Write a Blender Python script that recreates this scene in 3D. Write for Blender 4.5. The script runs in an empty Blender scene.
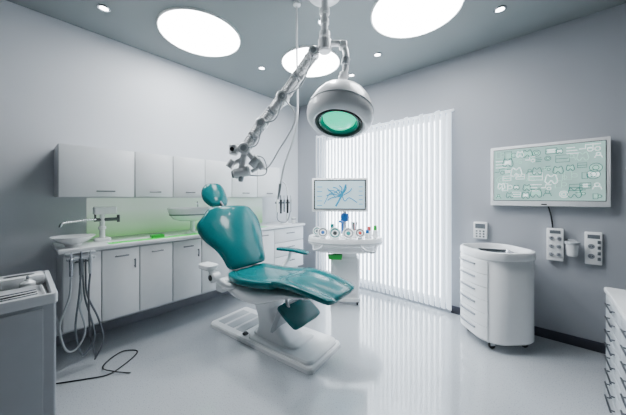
import bpy, bmesh, math, random
from mathutils import Vector, Matrix
C = bpy.context.scene.collection
PI = math.pi
random.seed(4)
# ------------------------------------------------------------------ materials
def mat(name, col, rough=0.4, metal=0.0, emit=None, es=0.0, noise=0.03, scale=12, trans=0.0, coat=0.0, bump=0.0, spec=0.5):
    m = bpy.data.materials.new(name); m.use_nodes = True
    nt = m.node_tree; b = nt.nodes['Principled BSDF']
    b.inputs['Roughness'].default_value = rough; b.inputs['Metallic'].default_value = metal
    b.inputs['Coat Weight'].default_value = coat; b.inputs['Specular IOR Level'].default_value = spec
    b.inputs['Transmission Weight'].default_value = trans
    tc = nt.nodes.new('ShaderNodeTexCoord'); n = nt.nodes.new('ShaderNodeTexNoise'); n.inputs['Scale'].default_value = scale
    r = nt.nodes.new('ShaderNodeValToRGB')
    r.color_ramp.elements[0].position = 0.3; r.color_ramp.elements[1].position = 0.7
    r.color_ramp.elements[0].color = tuple(max(0, c*(1-noise)) for c in col) + (1,)
    r.color_ramp.elements[1].color = tuple(min(1, c*(1+noise)) for c in col) + (1,)
    nt.links.new(tc.outputs['Object'], n.inputs['Vector']); nt.links.new(n.outputs['Fac'], r.inputs['Fac'])
    nt.links.new(r.outputs['Color'], b.inputs['Base Color'])
    if bump:
        bp = nt.nodes.new('ShaderNodeBump'); bp.inputs['Strength'].default_value = bump; bp.inputs['Distance'].default_value = 0.002
        nt.links.new(n.outputs['Fac'], bp.inputs['Height']); nt.links.new(bp.outputs['Normal'], b.inputs['Normal'])
    if emit:
        b.inputs['Emission Color'].default_value = tuple(emit) + (1,); b.inputs['Emission Strength'].default_value = es
    return m
M = dict(
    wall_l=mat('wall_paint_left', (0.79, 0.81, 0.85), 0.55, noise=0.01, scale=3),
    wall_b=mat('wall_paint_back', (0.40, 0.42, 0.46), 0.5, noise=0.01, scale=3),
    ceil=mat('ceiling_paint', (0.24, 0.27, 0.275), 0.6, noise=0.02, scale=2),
    base=mat('baseboard_paint', (0.04, 0.042, 0.06), 0.4),
    basel=mat('baseboard_pale_paint', (0.30, 0.31, 0.35), 0.4),
    white=mat('white_lacquer', (0.95, 0.96, 0.97), 0.25, noise=0.01, coat=0.2),
    plastic=mat('white_plastic', (0.95, 0.96, 0.97), 0.2, noise=0.01, coat=0.4),
    lampw=mat('lamp_white_enamel', (0.98, 0.98, 0.99), 0.3, noise=0.0, coat=0.5),
    body=mat('off_white_carcass', (0.62, 0.64, 0.67), 0.35, noise=0.02),
    cart=mat('cart_grey_lacquer', (0.36, 0.38, 0.41), 0.3, noise=0.02),
    grey=mat('grey_plastic', (0.14, 0.16, 0.18), 0.35),
    lgrey=mat('light_grey_plastic', (0.48, 0.51, 0.54), 0.35),
    mgrey=mat('mid_grey_plastic', (0.26, 0.28, 0.31), 0.3),
    dark=mat('dark_grey_plastic', (0.012, 0.014, 0.016), 0.4),
    black=mat('black_rubber', (0.004, 0.004, 0.005), 0.45),
    steel=mat('brushed_steel', (0.55, 0.57, 0.6), 0.22, 1.0),
    dsteel=mat('dark_steel', (0.16, 0.165, 0.18), 0.3, 1.0),
    teal=mat('teal_leather', (0.0, 0.13, 0.14), 0.2, noise=0.05, scale=60, coat=0.3, bump=0.05, spec=0.25),
    teald=mat('dark_teal_leather', (0.0, 0.10, 0.108), 0.25, noise=0.05, scale=60, bump=0.05, spec=0.3),
    tealp=mat('teal_plastic', (0.0, 0.22, 0.22), 0.3),
    green=mat('green_plastic', (0.01, 0.42, 0.05), 0.35),
    greeng=mat('glowing_green_glass_strip', (0.02, 0.45, 0.05), 0.15, emit=(0.02, 0.75, 0.07), es=0.7),  # no lamp: emission added so the worktop inlay looks brighter
    splash=None,
    blue=mat('blue_plastic', (0.01, 0.12, 0.4), 0.3),
    red=mat('red_plastic', (0.5, 0.03, 0.02), 0.35),
    disc=mat('lit_diffuser', (1, 1, 1), 0.5, emit=(0.95, 0.98, 1.0), es=23),
    spot=mat('lit_spot', (1, 1, 1), 0.5, emit=(0.95, 0.98, 1.0), es=25),
    lens=mat('lamp_teal_lens', (0.0, 0.25, 0.17), 0.06, emit=(0.0, 0.95, 0.55), es=1.4, coat=0.5),
    lens2=mat('lamp_dark_teal_ring', (0.0, 0.06, 0.05), 0.15, emit=(0.0, 0.10, 0.08), es=0.4, coat=0.5),
    screen=mat('display_grey_teal', (0.2, 0.3, 0.28), 0.15, emit=(0.40, 0.60, 0.56), es=0.85, noise=0.25, scale=7),
    screen2=mat('display_pale_blue', (0.3, 0.4, 0.45), 0.2, emit=(0.58, 0.78, 0.84), es=0.9),
    ink=mat('display_green_ink', (0.02, 0.15, 0.12), 0.4, emit=(0.02, 0.26, 0.22), es=0.5),
    ink2=mat('display_white_ink', (0.8, 0.9, 0.9), 0.4, emit=(0.85, 0.98, 0.94), es=1.15),
    ink4=mat('display_mid_green_ink', (0.1, 0.3, 0.24), 0.4, emit=(0.60, 0.86, 0.76), es=0.9),
    ink3=mat('display_blue_ink', (0.0, 0.15, 0.3), 0.4, emit=(0.01, 0.33, 0.5), es=0.6),
    sky=mat('daylit_pane', (1, 1, 1), 0.4, emit=(0.9, 0.96, 1.0), es=7),
)
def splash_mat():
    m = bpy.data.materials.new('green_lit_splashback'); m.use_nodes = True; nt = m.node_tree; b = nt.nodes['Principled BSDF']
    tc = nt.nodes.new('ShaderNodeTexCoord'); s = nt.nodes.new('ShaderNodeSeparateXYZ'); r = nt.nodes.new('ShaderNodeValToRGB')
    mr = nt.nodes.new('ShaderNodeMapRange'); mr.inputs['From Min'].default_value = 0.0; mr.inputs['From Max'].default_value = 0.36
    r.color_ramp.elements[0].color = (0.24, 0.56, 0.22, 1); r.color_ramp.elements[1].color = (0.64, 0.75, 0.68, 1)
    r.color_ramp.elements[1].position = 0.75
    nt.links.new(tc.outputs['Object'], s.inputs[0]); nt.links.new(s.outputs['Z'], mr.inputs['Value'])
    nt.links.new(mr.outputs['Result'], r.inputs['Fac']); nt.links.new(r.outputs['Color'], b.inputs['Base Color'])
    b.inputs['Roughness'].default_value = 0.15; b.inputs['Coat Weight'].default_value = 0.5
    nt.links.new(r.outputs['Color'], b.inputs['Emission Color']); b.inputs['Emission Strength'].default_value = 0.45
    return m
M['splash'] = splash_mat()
def floor_mat():
    m = bpy.data.materials.new('speckled_vinyl_floor'); m.use_nodes = True; nt = m.node_tree; b = nt.nodes['Principled BSDF']
    tc = nt.nodes.new('ShaderNodeTexCoord')
    n1 = nt.nodes.new('ShaderNodeTexNoise'); n1.inputs['Scale'].default_value = 130; n1.inputs['Detail'].default_value = 2
    r1 = nt.nodes.new('ShaderNodeValToRGB'); r1.color_ramp.elements[0].position = 0.28; r1.color_ramp.elements[1].position = 0.42
    r1.color_ramp.elements[0].color = (0.28, 0.30, 0.32, 1); r1.color_ramp.elements[1].color = (0.49, 0.52, 0.55, 1)
    nt.links.new(tc.outputs['Object'], n1.inputs['Vector'])
    nt.links.new(n1.outputs['Fac'], r1.inputs['Fac']); nt.links.new(r1.outputs['Color'], b.inputs['Base Color'])
    b.inputs['Roughness'].default_value = 0.17; b.inputs['Specular IOR Level'].default_value = 1.0
    b.inputs['Coat Weight'].default_value = 1.0; b.inputs['Coat Roughness'].default_value = 0.07; b.inputs['Coat IOR'].default_value = 1.7
    return m
M['floor'] = floor_mat()
def slat_mat():
    m = bpy.data.materials.new('self_lit_blind_fabric'); m.use_nodes = True; nt = m.node_tree; nt.nodes.clear()
    o = nt.nodes.new('ShaderNodeOutputMaterial'); d = nt.nodes.new('ShaderNodeBsdfDiffuse'); t = nt.nodes.new('ShaderNodeBsdfTranslucent')
    mx = nt.nodes.new('ShaderNodeMixShader'); mx.inputs[0].default_value = 0.25
    e = nt.nodes.new('ShaderNodeEmission'); e.inputs['Color'].default_value = (0.84, 0.93, 1, 1); e.inputs['Strength'].default_value = 0.42  # weak emission put into the fabric to imitate daylight glowing through the blind
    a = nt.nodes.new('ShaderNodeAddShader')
    d.inputs['Color'].default_value = (0.80, 0.83, 0.87, 1); t.inputs['Color'].default_value = (0.85, 0.9, 0.95, 1)
    nt.links.new(d.outputs[0], mx.inputs[1]); nt.links.new(t.outputs[0], mx.inputs[2])
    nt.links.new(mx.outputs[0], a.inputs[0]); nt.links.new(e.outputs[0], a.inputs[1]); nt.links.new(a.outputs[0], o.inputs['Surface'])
    return m
M['slat'] = slat_mat()
# ------------------------------------------------------------------ mesh helpers
def merge(bm, t, X=None):
    if X is not None: bmesh.ops.transform(t, matrix=X, verts=t.verts)
    me = bpy.data.meshes.new('tmp'); t.to_mesh(me); bm.from_mesh(me); bpy.data.meshes.remove(me); t.free()
def box(bm, x0, x1, y0, y1, z0, z1, bev=0.0, seg=2, X=None):
    t = bmesh.new(); bmesh.ops.create_cube(t, size=1)
    for v in t.verts: v.co = Vector(((x0+x1)/2+v.co.x*(x1-x0), (y0+y1)/2+v.co.y*(y1-y0), (z0+z1)/2+v.co.z*(z1-z0)))
    if bev: bmesh.ops.bevel(t, geom=t.edges[:], offset=bev, segments=seg, profile=0.5, affect='EDGES')
    merge(bm, t, X); return bm
def loft(bm, rings, caps=(True, True), X=None, closed=False):
    t = bmesh.new(); vs = [[t.verts.new(p) for p in r] for r in rings]; n = len(rings[0])
    for a, b in zip(vs, vs[1:]+([vs[0]] if closed else [])):
        for i in range(n): t.faces.new((a[i], a[(i+1) % n], b[(i+1) % n], b[i]))
    if caps[0] and not closed: t.faces.new(vs[0][::-1])
    if caps[1] and not closed: t.faces.new(vs[-1])
    bmesh.ops.recalc_face_normals(t, faces=t.faces)
    merge(bm, t, X); return bm
def lathe(bm, prof, n=40, X=None, closed=False):
    rings = [[Vector((max(r, 1e-4)*math.cos(2*PI*i/n), max(r, 1e-4)*math.sin(2*PI*i/n), z)) for i in range(n)] for r, z in prof]
    return loft(bm, rings, X=X, closed=closed)
def ring(bm, prof, n=40, X=None): return lathe(bm, prof, n, X, True)
def axis(p0, d):
    d = Vector(d).normalized(); q = Vector((0, 0, 1)).rotation_difference(d)
    return Matrix.Translation(Vector(p0)) @ q.to_matrix().to_4x4()
def cyl(bm, p0, p1, r0, r1=None, n=20, bev=0.0):
    p0 = Vector(p0); p1 = Vector(p1); L = (p1-p0).length; r1 = r0 if r1 is None else r1
    b = min(bev, L*0.4, r0*0.9)
    prof = [(r0-b, 0), (r0, b), (r1, L-b), (r1-b, L)] if b > 0 else [(r0, 0), (r1, L)]
    return lathe(bm, prof, n, axis(p0, p1-p0))
def catmull(P, k=6):
    P = [Vector(p) for p in P]; Q = [P[0]*2-P[1]] + P + [P[-1]*2-P[-2]]; out = []
    for i in range(1, len(Q)-2):
        a, b, c, d = Q[i-1], Q[i], Q[i+1], Q[i+2]
        for j in range(k):
            t = j/k
            out.append(0.5*((2*b)+(c-a)*t+(2*a-5*b+4*c-d)*t*t+(3*b-a-3*c+d)*t**3))
    out.append(P[-1]); return out
def tube(bm, pts, r, n=8, k=6):
    P = catmull(pts, k) if k > 1 else [Vector(p) for p in pts]
    R = r if callable(r) else (lambda s: r)
    T = [(P[min(i+1, len(P)-1)]-P[max(i-1, 0)]).normalized() for i in range(len(P))]
    u = T[0].orthogonal().normalized(); rings = []
    for i, p in enumerate(P):
        u = (u-T[i]*u.dot(T[i])).normalized(); v = T[i].cross(u); rr = R(i/(len(P)-1))
        rings.append([p+(u*math.cos(2*PI*j/n)+v*math.sin(2*PI*j/n))*rr for j in range(n)])
    return loft(bm, rings)
def rr(hx, hy, r, inset=0.0, seg=6, z=0.0, cx=0.0, cy=0.0):
    hx -= inset; hy -= inset; r = max(min(r-inset, hx*0.999, hy*0.999), 0.004); out = []
    for q, (sx, sy) in enumerate(((1, 1), (-1, 1), (-1, -1), (1, -1))):
        for j in range(seg+1):
            a = q*PI/2 + j/seg*PI/2
            out.append(Vector((cx+sx*(hx-r)+r*math.cos(a), cy+sy*(hy-r)+r*math.sin(a), z)))
    return out
def rrloft(bm, hx, hy, r, prof, X=None, cx=0, cy=0, seg=6, closed=False):
    return loft(bm, [rr(hx, hy, r, i, seg, z, cx, cy) for i, z in prof], X=X, closed=closed)
def cushion(bm, sp, cup=0.0, n=28, e=0.62, k=5, crease=0.0, cp=2):
    """sp: (x, z, halfwidth, halfthick, y) along a spine in the xz plane."""
    A = catmull([(s[0], s[4] if len(s) > 4 else 0, s[1]) for s in sp], k)
    B = catmull([(s[2], s[3], 0) for s in sp], k); rings = []
    for i, p in enumerate(A):
        T = (A[min(i+1, len(A)-1)]-A[max(i-1, 0)]); T.y = 0; T.normalize()
        N = Vector((-T.z, 0, T.x)); w, h = max(B[i].x, 0.002), max(B[i].y, 0.001); rg = []
        for j in range(n):
            a = 2*PI*j/n; c, s = math.cos(a), math.sin(a)
            yy = w*math.copysign(abs(c)**e, c); nn = h*math.copysign(abs(s)**e, s)
            nn += cup*abs(yy/0.28)**cp
            if crease and s > 0: nn -= crease*math.exp(-((abs(yy)-w*0.62)/0.016)**2)
            rg.append(p+Vector((0, yy, 0))+N*nn)
        rings.append(rg)
    return loft(bm, rings)
def obj(name, bm, m, parent=None, sharp=38, loc=None):
    bmesh.ops.recalc_face_normals(bm, faces=bm.faces)
    me = bpy.data.meshes.new(name); bm.to_mesh(me); bm.free()
    me.materials.append(M[m] if isinstance(m, str) else m)
    for p in me.polygons: p.use_smooth = True
    me.set_sharp_from_angle(angle=math.radians(sharp))
    o = bpy.data.objects.new(name, me); C.objects.link(o)
    if parent: o.parent = parent
    if loc: o.location = loc
    return o
def tag(o, label, cat, group=None):
    o['label'] = label; o['category'] = cat
    if group: o['group'] = group
    return o
def thing(name, label, cat, loc=(0, 0, 0), rz=0.0, group=None):
    o = bpy.data.objects.new(name, None); o.empty_display_size = 0.05; C.objects.link(o)
    o.location = loc; o.rotation_euler = (0, 0, rz); return tag(o, label, cat, group)
def struct(name, bm, m):
    o = obj(name, bm, m); o['kind'] = 'structure'; return o
N_ = bmesh.new
WX, WY, H = -3.22, 3.26, 2.90
# ------------------------------------------------------------------ setting
struct('floor', box(N_(), WX-0.1, 1.7, -1.6, WY+0.1, -0.1, 0), 'floor')
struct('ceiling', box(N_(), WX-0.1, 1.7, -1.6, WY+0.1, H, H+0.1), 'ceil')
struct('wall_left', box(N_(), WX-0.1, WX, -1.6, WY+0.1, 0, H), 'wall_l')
wx0, wx1, wz0, wz1 = -2.68, -0.80, 0.08, 2.28
b = N_()
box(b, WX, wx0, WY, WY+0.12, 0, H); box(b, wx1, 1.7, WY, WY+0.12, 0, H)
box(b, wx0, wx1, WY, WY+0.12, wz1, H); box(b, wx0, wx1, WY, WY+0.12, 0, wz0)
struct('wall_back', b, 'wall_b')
b = N_()
for x in (wx0, (wx0+wx1)/2-0.02, wx1-0.04): box(b, x, x+0.04, WY+0.05, WY+0.10, wz0, wz1, 0.004)
for z in (wz0, wz1-0.04): box(b, wx0+0.04, wx1-0.04, WY+0.055, WY+0.095, z, z+0.04, 0.004)
w = struct('window_1', b, 'white')
p = obj('pane', box(N_(), wx0+0.002, wx1-0.002, WY+0.100, WY+0.108, wz0+0.002, wz1-0.002), 'sky', w)
struct('baseboard_back', box(N_(), -0.76, 1.7, WY-0.014, WY, 0, 0.085, 0.003), 'base')
struct('baseboard_left', box(N_(), WX, WX+0.014, -1.6, WY, 0, 0.085, 0.003), 'basel')
# ------------------------------------------------------------------ vertical blind
t = thing('vertical_blind', 'white vertical slat blind glowing with daylight over the tall window', 'blind', (-1.745, 3.20, 0.04))
b = N_(); ns = 33; x0 = -0.985; dx = 1.96/(ns-1)
for i in range(ns):
    X = Matrix.Translation((x0+i*dx, 0, 0)) @ Matrix.Rotation(math.radians(-33), 4, 'Z')
    rg = []
    for s in (1, -1):
        for j in range(9):
            q = -1+2*j/8 if s > 0 else 1-2*j/8
            rg.append((q*0.036, -0.011*(1-q*q)+(0.0009 if s > 0 else -0.0009)))
    zt = 2.235+(0.04 if i % 3 == 0 else (0.02 if i % 3 == 1 else 0))
    loft(b, [[Vector((px, py, z)) for px, py in rg] for z in (0.012, zt)], X=X)
obj('slats', b, 'slat', t)
obj('headrail', box(N_(), -1.02, 1.02, 0.025, 0.05, 2.25, 2.275, 0.005), 'slat', t)
# ------------------------------------------------------------------ ceiling lights
for (x, y, r, lab) in ((-2.48, 1.17, 0.36, 'large round glowing ceiling panel nearest the wall cabinets'),
                       (-0.79, 2.21, 0.355, 'large round glowing ceiling panel cut by the top of the photo, nearest the wall display'),
                       (-2.02, 2.26, 0.33, 'round glowing ceiling panel behind the lamp column, smallest looking of the three')):
    t = thing('ceiling_light', lab, 'ceiling light', (x, y, H), group='large round ceiling panels')
    obj('frame', ring(N_(), [(r, -0.001), (r, -0.012), (r+0.004, -0.016), (r+0.012, -0.014), (r+0.015, -0.001)], 64), 'white', t)
    obj('diffuser', lathe(N_(), [(0.001, -0.016), (r*0.6, -0.016), (r-0.001, -0.013), (r-0.001, -0.002), (0.001, -0.002)], 64), 'disc', t)
DL = ((-2.735, 0.466, 'small recessed downlight near the left corner above the wall cabinets', 120, (18, -44)),
      (-2.556, 1.96, 'small recessed downlight between the two left round panels', 105, (-5, -40)),
      (-1.47, 1.80, 'small recessed downlight beside the lamp column', 100, (0, -34)),
      (-0.25, 2.666, 'small recessed downlight above the wall display', 14, (0, 0)),
      (-1.83, 2.84, 'small recessed downlight close to the tall window blind', 22, (0, 0)),
      (-1.35, 2.62, 'small recessed downlight between lamp column and window', 22, (0, 0)))
for (x, y, lab, en, rot) in DL:
    t = thing('downlight', lab, 'downlight', (x, y, H), group='small recessed downlights')
    obj('trim_ring', ring(N_(), [(0.03, -0.002), (0.032, -0.008), (0.044, -0.008), (0.047, -0.001)], 32), 'steel', t)
    obj('lens', lathe(N_(), [(0.001, -0.004), (0.029, -0.004), (0.029, -0.001), (0.001, -0.001)], 24), 'spot', t)
    ld = bpy.data.lights.new('downlight_beam', 'SPOT'); ld.energy = en; ld.spot_size = math.radians(108); ld.spot_blend = 1.0; ld.shadow_soft_size = 0.06; ld.color = (0.92, 0.96, 1.0)
    lo = bpy.data.objects.new('downlight_beam', ld); C.objects.link(lo); lo.location = (x, y, H-0.03)
    lo.rotation_euler = (math.radians(rot[0]), math.radians(rot[1]), 0)
# ------------------------------------------------------------------ wall cabinets
def handle(parent, p, L=0.10, vert=False, m='dsteel'):
    b = N_(); x, y, z = p
    if vert:
        cyl(b, (x+0.022, y, z-L/2), (x+0.022, y, z+L/2), 0.006, n=10, bev=0.002)
        for s in (-1, 1): cyl(b, (x, y, z+s*L*0.36), (x+0.022, y, z+s*L*0.36), 0.005, n=8)
    else:
        cyl(b, (x+0.022, y-L/2, z), (x+0.022, y+L/2, z), 0.006, n=10, bev=0.002)
        for s in (-1, 1): cyl(b, (x, y+s*L*0.36, z), (x+0.022, y+s*L*0.36, z), 0.005, n=8)
    return obj('handle', b, m, parent)
ys = [0.20, 0.715, 1.05, 1.39, 1.73, 2.11, 2.51]
labs = ['widest white wall cabinet at the left end of the row', 'second white wall cabinet from the left, beside the widest one',
        'third white wall cabinet from the left, above the raised basin', 'white wall cabinet directly behind the tip of the jointed ceiling arm',
        'white wall cabinet just right of the jointed arm tip', 'last white wall cabinet of the row, nearest the room corner']
for i in range(6):
    y0, y1 = ys[i], ys[i+1]
    t = thing('wall_cabinet', labs[i], 'cabinet', (WX, (y0+y1)/2, 1.32), group='white wall cabinets')
    w = (y1-y0)/2
    obj('body', box(N_(), 0, 0.35, -w+0.001, w-0.001, 0, 0.425, 0.002), 'body', t)
    d = obj('door', box(N_(), 0.353, 0.371, -w+0.004, w-0.004, 0.001, 0.424, 0.003), 'white', t)
    handle(d, (0.371, 0.04 if i == 0 else 0.0, 0.05), 0.13 if i == 0 else 0.10)
# ------------------------------------------------------------------ base cabinets
BX = 0.48
ys = [0.215, 0.45, 0.72, 1.0, 1.29, 1.62, 1.96, 2.30]
labs = ['white base cabinet at the left end behind the hanging hoses', 'second white base cabinet, right of the hanging hoses',
        'third white base cabinet along the worktop, above the floor cable end', 'fourth white base cabinet, just left of the chair back',
        'white base cabinet partly hidden behind the chair back', 'white base cabinet behind the middle of the chair back',
        'white base cabinet behind the far armrest, beside the drawer unit']
zb, zt = 0.285, 0.885
for i in range(7):
    y0, y1 = ys[i], ys[i+1]; w = (y1-y0)/2
    t = thing('base_cabinet', labs[i], 'cabinet', (WX, (y0+y1)/2, zb), group='white base cabinets')
    obj('body', box(N_(), 0, BX, -w+0.001, w-0.001, 0, zt-zb, 0.002), 'body', t)
    d = obj('door', box(N_(), BX+0.003, BX+0.021, -w+0.004, w-0.004, 0.002, zt-zb-0.012, 0.004), 'white', t)
    handle(d, (BX+0.021, 0, zt-zb-0.07), 0.10)
    if i in (1, 3): handle(d, (BX+0.021, w-0.04, zt-zb-0.15), 0.08, True)
t = thing('drawer_unit', 'white three drawer unit at the corner end of the worktop', 'drawer unit', (WX, 2.585, zb))
obj('body', box(N_(), 0, BX, -0.284, 0.284, 0, zt-zb, 0.002), 'body', t)
for k in range(3):
    z0 = 0.004+k*0.198
    d = obj('drawer', box(N_(), BX+0.003, BX+0.021, -0.282, 0.282, z0, z0+0.190, 0.004), 'white', t)
    handle(d, (BX+0.021, 0, z0+0.12), 0.16)
b = N_(); box(b, WX, WX+BX+0.045, 0.19, 2.89, 0.886, 0.922, 0.008)
t = tag(obj('worktop', b, 'plastic'), 'long white worktop running over the base cabinets', 'worktop')
obj('inlay_strip', box(N_(), WX+BX-0.09, WX+BX+0.02, 0.50, 2.2, 0.9222, 0.9232, 0.0003), 'greeng', t)
b = N_(); box(b, 0, 0.012, 0.0, 2.05, 0, 0.385, 0.002)
tag(obj('splashback', b, 'splash', loc=(WX+0.001, 0.42, 0.925)), 'pale green glowing glass splashback between worktop and wall cabinets', 'splashback')
# ------------------------------------------------------------------ things on the worktop
Z = 0.9235
t = thing('rinse_bowl', 'low round white rinse bowl on the left end of the worktop', 'bowl', (-2.84, 0.29, Z))
obj('bowl', lathe(N_(), [(0.05, 0), (0.055, 0.02), (0.10, 0.045), (0.135, 0.075), (0.138, 0.08), (0.128, 0.08), (0.09, 0.052), (0.02, 0.032), (0.001, 0.031)], 40), 'plastic', t)
obj('drain', lathe(N_(), [(0.001, 0.033), (0.016, 0.035), (0.018, 0.032)], 20), 'steel', t)
t = thing('water_unit', 'white and steel tap unit with long side spout beside the rinse bowl', 'tap', (-3.0, 0.50, Z))
b = N_(); rrloft(b, 0.06, 0.06, 0.03, [(0, 0), (0, 0.02), (0.01, 0.028)]); obj('base', b, 'plastic', t)
b = N_(); cyl(b, (0, 0, 0.02), (0, 0, 0.27), 0.022, 0.018, bev=0.004); cyl(b, (0, 0, 0.10), (0, 0, 0.13), 0.03, bev=0.005); obj('column', b, 'plastic', t)
b = N_(); rrloft(b, 0.045, 0.085, 0.02, [(0.006, 0.24), (0, 0.246), (0, 0.30), (0.008, 0.308)], cy=0.02); obj('head', b, 'plastic', t)
b = N_(); tube(b, [(0, -0.02, 0.19), (0.02, -0.10, 0.195), (0.06, -0.20, 0.19), (0.09, -0.27, 0.18), (0.10, -0.285, 0.15)], 0.010, 10); obj('spout', b, 'steel', t)
b = N_(); cyl(b, (0, -0.06, 0.19), (0, 0.12, 0.19), 0.016, bev=0.004); cyl(b, (0, 0.12, 0.16), (0, 0.12, 0.23), 0.012, bev=0.003); cyl(b, (0.0, -0.05, 0.19), (0.0, -0.05, 0.29), 0.008); obj('cross_arm', b, 'dsteel', t)
t = thing('raised_basin', 'wide white basin raised on a slim stand below the third wall cabinet', 'basin', (-2.90, 1.27, Z))
obj('stand', lathe(N_(), [(0.07, 0), (0.07, 0.012), (0.03, 0.02), (0.022, 0.10), (0.03, 0.16)], 28), 'plastic', t)
b = N_(); loft(b, [[Vector((s*0.8*c_, s*1.3*s_, z)) for c_, s_ in ((math.cos(2*PI*i/40), math.sin(2*PI*i/40)) for i in range(40))] for s, z in ((0.05, 0.135), (0.10, 0.14), (0.15, 0.16), (0.175, 0.20), (0.190, 0.245), (0.195, 0.27), (0.195, 0.28), (0.182, 0.282), (0.17, 0.26), (0.14, 0.21), (0.05, 0.185), (0.002, 0.18))])
obj('bowl', b, 'plastic', t)
b = N_(); loft(b, [[Vector((s*0.8*c_, s*1.3*s_, z)) for c_, s_ in ((math.cos(2*PI*i/40), math.sin(2*PI*i/40)) for i in range(40))] for s, z in ((0.178, 0.200), (0.182, 0.203), (0.184, 0.211), (0.180, 0.213))], closed=True); obj('seam_band', b, 'grey', t)
b = N_(); tube(b, [(-0.13, 0.12, 0.26), (-0.13, 0.12, 0.32), (-0.10, 0.10, 0.34), (-0.06, 0.08, 0.32)], 0.007, 10); obj('spout', b, 'steel', t)
b = N_(); rrloft(b, 0.045, 0.055, 0.01, [(0, 0), (0, 0.022), (0.004, 0.024), (0.008, 0.012)]); tag(obj('tray', b, 'green', loc=(-2.84, 0.90, Z+0.002)), 'small bright green tray on the worktop edge', 'tray')
t = thing('handpiece_stand', 'slim stand holding curved dental instruments at the corner end of the worktop', 'instrument stand', (-2.79, 2.60, Z))
obj('base', lathe(N_(), [(0.07, 0), (0.07, 0.012), (0.02, 0.02), (0.012, 0.03)], 28), 'plastic', t)
b = N_(); tube(b, [(0, 0, 0.02), (0, 0, 0.25), (0.01, 0, 0.45), (0.0, -0.03, 0.58), (-0.02, -0.09, 0.63)], 0.012, 10); obj('pole', b, 'plastic', t)
b = N_(); box(b, -0.014, 0.014, -0.22, 0.08, 0.30, 0.33, 0.004); obj('crossbar', b, 'grey', t)
for k in range(5):
    y = -0.20+k*0.065; b = N_(); cyl(b, (0.015, y, 0.18-0.02*(k % 2)), (0.015, y, 0.36), 0.014, 0.018, 12, 0.002); cyl(b, (0.015, y, 0.36), (0.03, y-0.02, 0.42), 0.008, 0.005, 10)
    obj('handpiece', b, ('plastic', 'dark', 'steel', 'dark', 'lgrey')[k], t)
b = N_(); tube(b, [(0.015, -0.20, 0.2), (0.03, -0.21, 0.08), (0.03, -0.10, 0.03), (0.02, 0.0, 0.07), (0.015, 0.055, 0.2)], 0.006, 8); obj('hose', b, 'grey', t)
t = thing('cup', 'small white cup on the worktop beside the corner instrument stand', 'cup', (-2.86, 2.80, Z))
obj('vessel', lathe(N_(), [(0.03, 0), (0.038, 0.09), (0.036, 0.09), (0.027, 0.006), (0.001, 0.006)], 28), 'plastic', t)
obj('band', ring(N_(), [(0.0345, 0.05), (0.0365, 0.066), (0.0373, 0.066), (0.0353, 0.05)], 28), 'grey', t)
# ------------------------------------------------------------------ hose holder left end
t = thing('hose_holder', 'dental hose rack with looping hoses at the left end of the base cabinets', 'hose rack', (-2.675, 0.30, 0.875))
b = N_(); box(b, -0.014, 0.03, -0.075, 0.10, 0.0, 0.02, 0.004); box(b, 0.02, 0.05, -0.07, 0.095, -0.035, -0.015, 0.005); box(b, 0.02, 0.03, -0.03, 0.06, -0.03, 0.02, 0.003); obj('bracket', b, 'lgrey', t)
for k in range(3):
    y = -0.045+k*0.055
    b = N_(); cyl(b, (0.045, y, -0.15), (0.045, y, -0.02), 0.011, 0.014, 14, 0.002); cyl(b, (0.045, y, -0.02), (0.05, y, 0.03), 0.008, 0.004, 10)
    h = obj('handpiece', b, ('steel', 'grey', 'lgrey')[k], t)
    b = N_(); dz = -0.70-0.06*k
    tube(b, [(0.045, y, -0.15), (0.05, y-0.01, -0.30), (0.04, y-0.06+0.03*k, dz+0.20), (0.05, y-0.03+0.03*k, dz+0.02), (0.05, y+0.03, dz), (0.05, y+0.08, dz+0.12), (0.04, y+0.05, dz+0.30), (0.035, 0.03+0.3*y, -0.32), (0.03, 0.02+0.3*y, -0.15), (0.03, 0.02+0.3*y, -0.03)], 0.0065, 8)
    obj('hose', b, ('lgrey', 'grey', 'dsteel')[k], t)
b = N_()
tube(b, [(-2.60, 0.10, 0.006), (-2.553, 0.18, 0.006), (-2.464, 0.313, 0.006), (-2.40, 0.431, 0.006), (-2.44, 0.53, 0.006), (-2.53, 0.64, 0.006), (-2.60, 0.66, 0.006), (-2.67, 0.578, 0.006), (-2.60, 0.47, 0.008), (-2.50, 0.42, 0.016), (-2.40, 0.46, 0.018), (-2.33, 0.52, 0.008), (-2.30, 0.55, 0.006)], 0.0045, 8)
tag(obj('cable', b, 'black'), 'thin black cable curling over the floor below the base cabinets', 'cable')
# ------------------------------------------------------------------ near-left cart
t = thing('supply_cart', 'large grey cart at the left edge with dark open top compartments', 'cart', (-2.08, -0.17, 0))
b = N_(); rrloft(b, 0.29, 0.29, 0.012, [(0.006, 0.06), (0, 0.066), (0, 0.80), (0.002, 0.802)]); obj('body', b, 'cart', t)
b = N_(); rrloft(b, 0.296, 0.296, 0.014, [(0.004, 0.80), (0, 0.804), (0, 0.846), (0.003, 0.85), (0.020, 0.85), (0.022, 0.846), (0.023, 0.806)], closed=True); obj('top_rim', b, 'body', t)
obj('tray_floor', box(N_(), -0.272, 0.272, -0.272, 0.272, 0.803, 0.812), 'dark', t)
d = obj('door', box(N_(), 0.291, 0.303, -0.27, 0.245, 0.09, 0.785, 0.003), 'cart', t)
obj('handle', box(N_(), 0.303, 0.318, -0.24, -0.225, 0.45, 0.65, 0.003), 'lgrey', d)
b = N_(); box(b, -0.27, 0.27, -0.155, -0.145, 0.812, 0.848, 0.002); obj('divider', b, 'body', t)
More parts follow.
